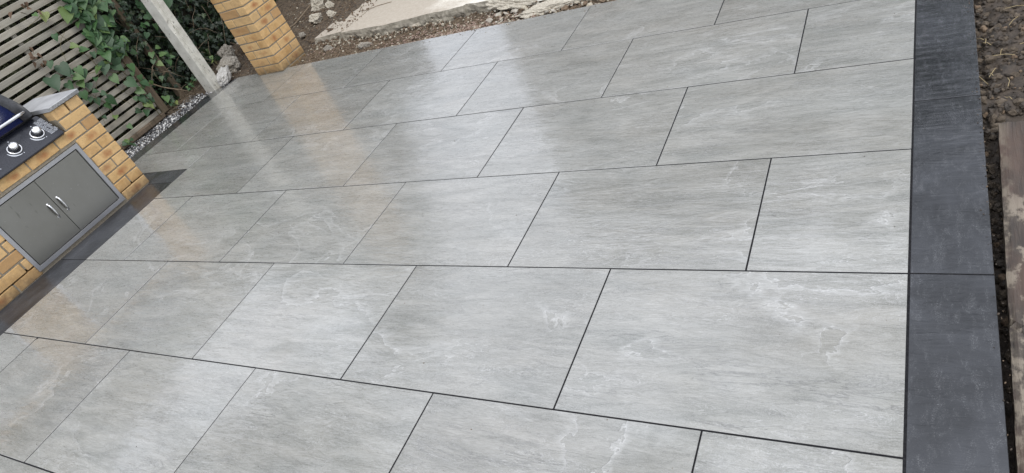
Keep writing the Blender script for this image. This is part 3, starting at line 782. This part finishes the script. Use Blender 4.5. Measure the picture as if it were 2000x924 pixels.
# ivy hedge: a dark mass filling the gap behind post and pillar
ivy = empty('ivy_hedge', (-6.3, 3, 0), label='dense dark ivy and undergrowth filling the gap behind the white post', cat='hedge')
og = Vector((-6.3, 3, 0))
rr = random.Random(5)
def ivy_front(y):               # x of the hedge face
    return -6.02 - .18 * max(0, min(1, (y - 2.2) / .6)) - .35 * max(0, min(1, (y - 2.9) / 1.2))
IV = [(2.171,.371,.049),(2.243,.415,.054),(2.271,.339,.049),(2.176,.47,.049),(2.024,.572,.044),(2.379,.645,.049),(2.368,.838,.059),(2.257,.626,.044),(2.644,.744,.069),(2.29,.406,.044),(2.304,.7,.044),(2.415,.742,.059),(2.266,.704,.044),(2.142,.421,.039),(2.253,.495,.034),(2.312,.359,.039),(2.345,.745,.044),(2.355,.868,.049),(2.109,.268,.034)]
for y, z, s_ in IV:
    sz = s_ * 1.25; ob('leaf', rr.choice(HM), ivy, Vector((-5.93, y, z + sz * .3)) - og, leafrot(rr, .5), (sz, sz, sz))
for i in range(250):
    y = rr.uniform(1.96, 3.1); z = rr.uniform(.06, 1.3); sz = rr.uniform(.035, .06)
    x = ivy_front(y) + rr.uniform(-.02, .08)
    ob('leaf', rr.choice(IM), ivy, Vector((x, y, z)) - og, leafrot(rr, .7), (sz, sz, sz))
def leafcloud(n, fn, smin, smax, mat, name, parent=None, org=Vector((0, 0, 0)), proto=None, seed=1, facing=None, spread=1.0):
    r2 = random.Random(seed); V = []; F = []; protos = proto or [ivyleaf(1, k) for k in range(5)]
    for i in range(n):
        p = fn(r2)
        if p is None: continue
        s_ = r2.uniform(smin, smax); e = leafrot(r2, spread, facing or Vector((1, -.2, .5))).to_matrix(); v, f = r2.choice(protos); o = len(V)
        for q in v: V.append(Vector(p) - org + e @ (Vector(q) * s_))
        F += [tuple(j + o for j in g_) for g_ in f]
    o = ob(name, mesh(name, V, F, mat), parent); return o
def fn_ivy(r2):
    y = r2.uniform(1.95, 6.5); z = abs(r2.gauss(0, .75)) if r2.random() < .5 else r2.uniform(0, 2.2)
    b = fbm(y * 3, z * 3, 4)
    return (ivy_front(y) - .05 - r2.random() ** 2 * .25 + b * .10, y, z + .02)
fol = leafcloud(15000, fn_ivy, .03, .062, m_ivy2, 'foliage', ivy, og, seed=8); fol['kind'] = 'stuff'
# solid dark twiggy core so that no light leaks through
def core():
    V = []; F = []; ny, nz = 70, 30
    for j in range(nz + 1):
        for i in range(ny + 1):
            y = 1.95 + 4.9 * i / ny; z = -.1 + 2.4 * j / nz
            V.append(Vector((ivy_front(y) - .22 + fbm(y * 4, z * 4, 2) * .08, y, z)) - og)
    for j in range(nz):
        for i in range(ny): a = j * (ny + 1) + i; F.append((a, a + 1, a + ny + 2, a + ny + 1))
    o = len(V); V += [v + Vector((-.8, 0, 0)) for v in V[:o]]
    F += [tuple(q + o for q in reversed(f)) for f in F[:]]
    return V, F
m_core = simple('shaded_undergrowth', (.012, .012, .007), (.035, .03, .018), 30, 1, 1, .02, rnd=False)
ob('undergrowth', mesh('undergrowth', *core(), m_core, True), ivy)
for i in range(60):
    y = rr.uniform(2.0, 3.6); z = rr.uniform(.05, 1.0); x = ivy_front(y) + rr.uniform(.0, .10)
    a = Vector((x, y, z)); d = Vector((rr.uniform(-.05, .1), rr.uniform(-.2, .2), rr.uniform(-.25, .2))); 
    P = [a - og, a + d * .5 + Vector((rr.uniform(-.02, .03), rr.uniform(-.03, .03), .02)) - og, a + d - og, a + d * 1.5 + Vector((0, rr.uniform(-.05, .05), -.03)) - og]
    ob('stem', mesh('stem', *tube_data(P, [.003, .0026, .002, .001], 4), m_twig, True), ivy)
# foliage that shows dark and green through the gaps of the fence
hd = empty('hedge', (-6.4, .4, 0), label='shaded olive green hedge seen through the gaps of the slatted fence', cat='hedge')
m_h2 = leafmat('olive_hedge_leaf', [(0, (.05, .056, .024)), (.6, (.085, .09, .04)), (1, (.13, .135, .06))], island=True)
f2 = leafcloud(5000, lambda r2: (-6.04 - r2.random() * .25, r2.uniform(-1.8, 2.0), r2.uniform(0, 1.95)), .05, .09, m_h2, 'foliage', hd, Vector((-6.4, .4, 0)), seed=3); f2['kind'] = 'stuff'
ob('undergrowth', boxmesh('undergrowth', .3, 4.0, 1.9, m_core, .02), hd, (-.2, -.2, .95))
# small green plants by the post and under the fence
def sprig(loc, n, label, mat_leaf=None, r=.06, size=(.02, .035), seed=0):
    o = empty('weed', loc, label=label, cat='plant'); r3 = random.Random(seed)
    for i in range(n):
        a = r3.uniform(0, 6.28); q = r3.uniform(.2, 1) * r; h = r3.uniform(.02, .09)
        stem = ob('stem', mesh('stem', *tube_data([(0, 0, 0), (q * .5 * math.cos(a), q * .5 * math.sin(a), h * .7), (q * math.cos(a), q * math.sin(a), h)], .0012, 4), m_stem), o)
        s_ = r3.uniform(*size); ob('leaf', r3.choice(HM), o, (q * math.cos(a), q * math.sin(a), h), leafrot(r3, .9, Vector((.5, -.3, 1))), (s_, s_, s_))
sprig((-5.80, 2.22, .06), 16, 'pale green weed growing at the foot of the white post', r=.08, seed=1)
sprig((-5.84, 1.42, -.01), 7, 'small weed under the fence nearest the brick counter', size=(.03, .05), seed=2)
sprig((-5.86, 1.98, .0), 6, 'small weed at the foot of the brown fence stile', size=(.03, .05), seed=3)
sprig((-5.57, 2.44, .16), 6, 'bright weed sprouting right of the white post', size=(.03, .04), seed=4, r=.05)

# ------------------------------------------------------------------ rocks and rubble
def rock_mesh(name, k, mat, sub=3, rough=.28, flatk=1.0):
    bm = bmesh.new(); bmesh.ops.create_icosphere(bm, subdivisions=sub, radius=1)
    rr_ = random.Random(k); planes = [(Vector([rr_.gauss(0, 1) for _ in range(3)]).normalized(), rr_.uniform(.55, .9)) for _ in range(9)]
    for v in bm.verts:
        c = v.co.normalized(); d = 1.0
        for n_, h in planes:
            q = c.dot(n_)
            if q > 0: d = min(d, h / q)
        d *= 1 + noise.fractal(c * 2.6 + Vector((k, 0, 0)), .7, 2.1, 6) * rough * .35
        v.co = c * d
    me = bpy.data.meshes.new(name); bm.to_mesh(me); bm.free(); me.materials.append(mat); return me
RK = [rock_mesh('rock', k, mat_stone, 4, .55) for k in range(4)]; CK = [rock_mesh('rubble', k + 9, mat_concrete, 4, .85) for k in range(4)]
mat_wstone = simple('pale_limestone', (.42, .41, .38), (.62, .61, .58), 14, .8, .9, .012)
WK = rock_mesh('rock', 31, mat_wstone, 4, .7)
def rock(name, me, loc, sc, rot, label, cat='stone'):
    return tag(ob(name, me, None, loc, rot, sc), label, cat)
rock('rock', WK, (-5.53, 2.405, .045), (.052, .12, .085), (.3, .2, .3), 'pale white-grey stone beside the foot of the white post')
rock('rock', RK[1], (-5.72, 2.66, .05), (.10, .20, .08), (.1, .15, .5), 'long grey-brown rock lying behind the pale stone')
rock('rock', RK[0], (-5.86, 2.82, .12), (.085, .085, .075), (.3, .5, 1), 'rounded grey rock on top of the heap near the post')
rock('rubble', CK[0], (-5.80, 3.10, .12), (.13, .13, .08), (.6, .2, 2), 'rough lump of broken concrete highest on the heap left of the pillar', 'rubble')
rock('rock', RK[2], (-5.60, 3.02, .07), (.11, .12, .08), (.2, .9, 0), 'brown rock against the left edge of the brick pillar')
rock('rock', RK[3], (-5.66, 2.50, .0), (.05, .06, .04), (.2, .9, 1), 'small stone between the white post and the rock heap')
rock('rubble', CK[1], (-5.12, 3.42, .05), (.075, .085, .05), (.1, .2, .4), 'pale flat-topped concrete chunk right of the brick pillar', 'rubble')
rock('rubble', CK[2], (-5.36, 3.74, .07), (.085, .09, .09), (.3, .1, 1.4), 'upright pale concrete chunk furthest up right of the pillar', 'rubble')
rock('rubble', CK[3], (-4.93, 3.44, .04), (.06, .10, .035), (.1, .1, .9), 'crumbled concrete piece lying on the edge of the concrete path', 'rubble')
rock('rubble', CK[0], (-5.16, 3.72, .04), (.06, .06, .04), (1, .2, 2.2), 'greyish lump beside the upright concrete chunk', 'rubble')
rock('rubble', CK[1], (-4.44, 3.80, .075), (.11, .07, .045), (0, .2, 1.1), 'white concrete chunk at the top edge on the path', 'rubble')
rock('rubble', CK[2], (-3.86, 3.44, .05), (.035, .035, .022), (0, .2, 2.1), 'small grey lump on the pale concrete path', 'rubble')
rock('rock', RK[2], (-5.05, 3.07, .03), (.035, .04, .03), (0, .6, .1), 'small round stone beside the right face of the pillar')
rock('rubble', CK[3], (-2.62, 2.80, .0), (.22, .07, .06), (.1, .1, .05), 'long broken concrete lump in the trench at the top edge', 'rubble')
rock('rubble', CK[0], (-2.20, 2.62, -.02), (.26, .09, .035), (.1, .05, .1), 'flat slab of rubble touching the top edge of the paving', 'rubble')
rock('rock', RK[0], (-4.45, 2.70, -.01), (.05, .03, .03), (.1, .3, .1), 'brown stone half buried in the trench soil near the pillar')
rock('rock', RK[1], (-3.95, 2.62, -.02), (.06, .035, .03), (.1, .3, .7), 'flat brown stone in the trench right of the pillar')

def scatter(name, n, fn, smin, smax, mats, label, cat, seed=1, flatz=.7, sub=1, protos_k=6):
    r2 = random.Random(seed); protos = []
    for k in range(protos_k):
        bm = bmesh.new(); bmesh.ops.create_icosphere(bm, subdivisions=sub, radius=1); q = random.Random(k + seed)
        vs = []
        sx = (q.uniform(.7, 1.3), q.uniform(.6, 1), flatz)
        for v in bm.verts: vs.append(Vector((v.co.x * sx[0], v.co.y * sx[1], v.co.z * sx[2])) * q.uniform(.72, 1.15))
        protos.append((vs, [tuple(v.index for v in f.verts) for f in bm.faces])); bm.free()
    V = []; F = []; MI = []
    for i in range(n):
        p = fn(r2)
        if p is None: continue
        s_ = smin + (smax - smin) * r2.random() ** 3.0; e = Euler((r2.uniform(-.6, .6), r2.uniform(-.6, .6), r2.uniform(0, 6.28))).to_matrix()
        v, f = r2.choice(protos); o = len(V); m_i = r2.choices(range(len(mats)), weights=[w_ for _, w_ in mats])[0]
        for q in v: V.append(Vector(p) + e @ (q * s_))
        F += [tuple(j + o for j in g_) for g_ in f]; MI += [m_i] * len(f)
    o = ob(name, mesh(name, V, F, [a for a, _ in mats], False, MI)); tag(o, label, cat, kind='stuff'); return o
chip_w = simple('white_chip', (.52, .52, .50), (.72, .72, .70), 60, .6, .3); chip_g = simple('grey_chip', (.12, .125, .13), (.26, .265, .27), 60, .6, .3)
chip_d = simple('dark_chip', (.022, .023, .026), (.06, .06, .065), 60, .5, .3)
scatter('gravel', 5200, lambda r2: (r2.uniform(-5.95, -5.585) , (yy := r2.uniform(.95, 2.24)), -.03 + r2.random() * .025 + .012 * math.sin(yy * 3)), .005, .015, [(chip_w, 3), (chip_g, 4), (chip_d, 3)], 'strip of white, grey and black decorative chippings along the foot of the fence', 'gravel', 4)
peb_b = simple('brown_pebble', (.085, .058, .036), (.18, .13, .085), 60, .9, .3); peb_p = simple('pinkish_hardcore', (.16, .11, .085), (.29, .215, .17), 60, .9, .3); peb_g = simple('buff_hardcore', (.28, .25, .19), (.42, .38, .30), 60, .9, .3)
def fn_tr(r2):
    x = r2.uniform(-4.7, 1.5); y = r2.uniform(2.447, 2.90); return (x, y, h_trench(x, y) + .004)
scatter('trench_pebbles', 7500, fn_tr, .003, .013, [(peb_b, 6), (peb_p, 2), (peb_g, 1.2)], 'loose brown pebbles and crumbs of soil in the trench behind the paving', 'pebbles', 5)
def fn_pk(r2):
    x = min(max(r2.gauss(-3.0, .32), -3.9), -1.2); y = 2.45 + abs(r2.gauss(0, .11)); return (x, min(y, 2.8), h_trench(x, min(y, 2.8)) + .009)
scatter('hardcore_gravel', 1700, fn_pk, .006, .018, [(peb_b, 3), (peb_p, 5), (peb_g, 1)], 'heap of pinkish crushed hardcore in the trench near the top edge', 'gravel', 6)
def fn_bd(r2):
    x = r2.uniform(-2.75, -1.0); y = r2.uniform(2.46, 2.8); return (x, y, h_trench(x, y) + .015)
scatter('broken_slate', 350, fn_bd, .012, .038, [(peb_g, 3), (peb_b, 2), (mat_stone, 3)], 'angular broken stone pieces at the far end of the trench', 'rubble', 7, flatz=.4)
def fn_ce(r2):
    x = r2.uniform(-4.75, -3.2) if r2.random() < .6 else r2.uniform(-4.75, 1); y = r2.uniform(2.72, 2.93); return (x, y, h_trench(x, y) + r2.random() * .03)
scatter('concrete_crumbs', 900, fn_ce, .004, .02, [(peb_g, 3), (peb_b, 3)], 'crumbs of broken concrete along the foot of the concrete edge', 'rubble', 8)
def fn_db(r2):
    x = r2.uniform(-6.1, -4.35); y = r2.uniform(2.45, 4.4)
    return (x, y, max(h_back(x, y), .036 if (x > -4.7 and y > 2.93) else -9) + .004)
scatter('garden_debris', 2600, fn_db, .004, .016, [(peb_b, 6), (peb_g, 1)], 'scattered chips, grit and crumbs on the soil behind the brick pillar', 'debris', 9)
def fn_rs(r2):
    x = .225 + .6 * r2.random() ** 1.6; y = r2.uniform(-1.0, 2.6); return (x, y, h_right(x, y) + .003)
scatter('spilled_grit', 260, lambda r2: (r2.uniform(-4.4, -.3), 2.44 - abs(r2.gauss(0, .035)), .0015), .0015, .005, [(peb_b, 3), (peb_g, 1)], 'stray grit spilled on the slabs along the trench edge', 'grit', 21)
scatter('spilled_soil', 150, lambda r2: (.217 - abs(r2.gauss(0, .012)), r2.uniform(-.7, 2.4), .0015), .0015, .004, [(mat_soil_dark, 3), (peb_b, 1)], 'crumbs of dark soil spilled on the outer edge of the charcoal border', 'soil crumbs', 22)
scatter('slab_specks', 420, lambda r2: (r2.uniform(-5.3, 0), r2.uniform(-1.3, 2.4), .0008), .0008, .0026, [(mat_soil_dark, 2), (peb_b, 2)], 'tiny specks of dirt scattered over the grey paving slabs', 'dirt specks', 23)
clod2 = simple('drier_soil_clod', (.06, .046, .032), (.12, .095, .068), 50, .9, 1, .01)
clod = simple('dark_soil_clod', (.022, .017, .012), (.065, .05, .036), 40, .6, 1, .01)
scatter('soil_clods', 5200, fn_rs, .002, .021, [(clod, 6), (clod2, 6), (peb_b, .8)], 'dark damp clods of dug soil right of the charcoal border', 'soil clods', 10, flatz=.8, sub=2)
# straw and grass bits
m_straw = simple('dry_straw', (.26, .20, .10), (.42, .34, .19), 30, .8, .2)
def straws(name, n, fn, lmin, lmax, rad, mat, label, cat, seed):
    r2 = random.Random(seed); parts = []
    for i in range(n):
        p = Vector(fn(r2)); a = r2.uniform(0, 6.28); L = r2.uniform(lmin, lmax); d = Vector((math.cos(a), math.sin(a), r2.uniform(-.05, .2))) * L
        parts.append(tube_data([p, p + d * .5 + Vector((r2.uniform(-.1, .1) * L, r2.uniform(-.1, .1) * L, .006)), p + d], rad, 4))
    o = ob(name, mesh(name, *merge(parts), mat)); tag(o, label, cat, kind='stuff')
straws('straw_bits', 110, lambda r2: (lambda x, y: (x, y, h_right(x, y) + .016))(r2.uniform(.24, .8), r2.uniform(.7, 2.4)), .02, .075, .0011, m_straw, 'short dry straw and root bits lying on the dark soil', 'straw', 1)
straws('twig_litter', 520, lambda r2: (lambda x, y: (x, y, h_back(x, y) + .012))(r2.uniform(-6.2, -4.75), r2.uniform(2.45, 4.3)), .03, .12, .0016, m_twig, 'fine twigs and dead stems littering the ground behind the pillar', 'twigs', 2)
straws('dead_stems', 160, lambda r2: (r2.uniform(-6.05, -5.78), r2.uniform(1.93, 2.3), r2.uniform(-.01, .03)), .03, .14, .0016, m_twig, 'dead stems and bark bits on the soil between fence stile and white post', 'twigs', 3)
def stick(pts, rad, label):
    P = [Vector(p) for p in pts]
    o = ob('dry_stick', mesh('dry_stick', *tube_data([p - P[0] for p in P], rad, 6), m_twig, True), loc=P[0]); tag(o, label, 'stick')
stick([(-5.95, 1.98, .30), (-5.93, 2.06, .20), (-5.88, 2.14, .12), (-5.80, 2.20, .05)], .006, 'pale bent root slanting through the litter between fence and white post')
stick([(-5.55, 3.15, .03), (-5.42, 3.40, .05), (-5.45, 3.75, .09), (-5.36, 4.1, .10), (-5.2, 4.4, .14)], .007, 'long thin branch lying on the soil behind the brick pillar')
stick([(-4.50, 3.35, .04), (-4.36, 3.30, .045), (-4.28, 3.36, .042), (-4.12, 3.38, .04)], .003, 'thin curled twig lying on the pale concrete path')

# ------------------------------------------------------------------ plank on the right
def plank():
    M = NM('wet_old_scaffold_board', .5, .4)
    g_ = M.noise(M.coords(scale=(16, 1.3, 1), rnd=False), 4, 7, .65, .6); b = M.noise(M.coords(scale=(2.5, 1, 1), rnd=False), 2.6, 5, .6)
    c = M.mix(M.ramp(g_, [(.3, 0.0), (.7, 1.0)]), (.020, .016, .013), (.070, .055, .043))
    c = M.mix(M.ramp(b, [(.45, 0.0), (.62, .8)]), c, (.080, .052, .038))
    sp = M.n('ShaderNodeSeparateXYZ'); M.l(M.n('ShaderNodeTexCoord').outputs['Object'], sp.inputs[0])
    pale = M.noise(M.coords(scale=(1.6, 1, 1), rnd=False), 9, 6, .65)
    low = M.ramp(M.math('ADD', M.math('MULTIPLY', sp.outputs[1], -1.0), -.02), [(.28, 0.0), (.42, 1.0)])
    edge = M.ramp(sp.outputs[0], [(.0, .9), (.035, 0.0)])
    c = M.mix(M.math('MULTIPLY', M.math('MULTIPLY', M.ramp(pale, [(.50, 0.0), (.56, 1.0)]), low), .7), c, (.26, .22, .17))
    c = M.mix(M.math('MULTIPLY', M.ramp(pale, [(.44, 0.0), (.55, 1.0)]), M.math('MULTIPLY', edge, .75)), c, (.16, .135, .10))
    M.color(c); M.bump(g_, .8, .006); M.rough(M.math('MULTIPLY_ADD', b, .4, .3))
    V = []; F = []; nx, ny = 16, 130; w_, L = .24, 1.9
    for j in range(ny + 1):
        for i in range(nx + 1):
            u = i / nx * w_; v = -L * j / ny
            z = fbm(u * 30, v * 3, 1) * .004 - (.004 if i in (0, nx) else 0)
            crack = abs(v + .905 + .02 * math.sin(u * 60) + fbm(u * 20, 1) * .02)
            if crack < .006: z -= .012
            e = fbm(v * 14, 2, 3, 4) * .003
            V.append((u + (e if i == 0 else 0), v + (fbm(u * 30, 7) * .006 if j == 0 else 0), z))
    for j in range(ny):
        for i in range(nx): a = j * (nx + 1) + i; F.append((a, a + nx + 1, a + nx + 2, a + 1))
    o = len(V)
    rim = [i for i in range(nx + 1)] + [j * (nx + 1) + nx for j in range(1, ny + 1)] + [ny * (nx + 1) + i for i in range(nx - 1, -1, -1)] + [j * (nx + 1) for j in range(ny - 1, 0, -1)]
    for r_ in rim: x, y, z = V[r_]; V.append((x, y, z - .036))
    n = len(rim)
    for k in range(n): F.append((rim[k], rim[(k + 1) % n], o + (k + 1) % n, o + k))
    F.append(tuple(o + k for k in range(n)))
    ob_ = ob('plank', mesh('plank', V, F, M.m), loc=(.262, .755, -.022), rot=(0, 0, R(-2.2)))
    tag(ob_, 'weathered dark wooden plank with flaking pale patches lying on the soil', 'plank')
plank()

# ------------------------------------------------------------------ surroundings mirrored in the wet paving
m_wall = simple('neighbour_brick', (.09, .065, .05), (.14, .105, .08), 8, .9, .2, rnd=False); m_roof = simple('neighbour_roof', (.07, .06, .055), (.11, .09, .08), 8, .8, .2, rnd=False)
m_glass = NM('window_glass', .05, .6); m_glass.color((.05, .06, .07)); m_glass = m_glass.m
def house(loc, w_, d_, h, label, rz=0):
    o = empty('neighbouring_house', loc, label=label, cat='house'); o.rotation_euler = (0, 0, rz)
    ob('wall', boxmesh('wall', w_, d_, h, m_wall), o, (0, 0, h / 2))
    V = [(-w_ / 2 - .2, -d_ / 2 - .3, h), (w_ / 2 + .2, -d_ / 2 - .3, h), (w_ / 2 + .2, d_ / 2 + .3, h), (-w_ / 2 - .2, d_ / 2 + .3, h), (-w_ / 2 - .2, 0, h + d_ * .3), (w_ / 2 + .2, 0, h + d_ * .3)]
    ob('roof', mesh('roof', V, [(0, 1, 5, 4), (2, 3, 4, 5), (0, 4, 3), (1, 2, 5), (0, 3, 2, 1)], m_roof), o)
    for x in (-w_ / 4, w_ / 4):
        for z in (1.5, 4.1):
            if z + .6 < h: wd = ob('window', boxmesh('window', 1.1, .06, 1.1, chip_w), o, (x, -d_ / 2 - .01, z)); ob('pane', boxmesh('pane', .96, .02, .96, m_glass), wd, (0, -.035, 0))
house((-3.75, 10.5, -.15), 3.9, 6, 6.2, 'brick house behind the far end of the garden')
m_tree = leafmat('garden_tree_leaf', [(0, (.02, .035, .012)), (1, (.05, .08, .03))], island=True); m_bark = simple('tree_bark', (.05, .04, .03), (.09, .07, .05), 20, .9, .6)
def tree(loc, h, r, n, label, seed, low=.25):
    o = empty('tree', loc, label=label, cat='tree')
    P = [(0, 0, -.2), (.05, .03, h * .3), (-.05, .02, h * .6), (0, 0, h * .85)]
    ob('trunk', mesh('trunk', *tube_data(P, [.16, .13, .08, .03], 8), m_bark, True), o)
    r1 = random.Random(seed); cl_ = [(r1.uniform(-.6, .6) * r, r1.uniform(-.6, .6) * r, h * (low + (1 - low) * (r1.random() * .8 + .1))) for _ in range(16)]
    def fn(r2):
        c = r2.choice(cl_); d = Vector([r2.gauss(0, 1) for _ in range(3)]).normalized() * r * .42 * r2.random() ** .4
        return (c[0] + d.x, c[1] + d.y, min(h, c[2] + d.z))
    f_ = leafcloud(n, fn, .12, .24, m_tree, 'crown', o, seed=seed, spread=2.5); return o
tree((-9.2, 5.6, -.1), 7.6, 2.1, 3600, 'leafy tree beyond the ivy on the left', 1, .12)
tree((-9.4, .9, -.1), 7.9, 2.2, 3000, 'high crowned tree beyond the slatted fence', 2, .70)
tree((.2, 9.0, -.1), 8.0, 2.4, 5000, 'tree beyond the right end of the concrete path', 3, .08)
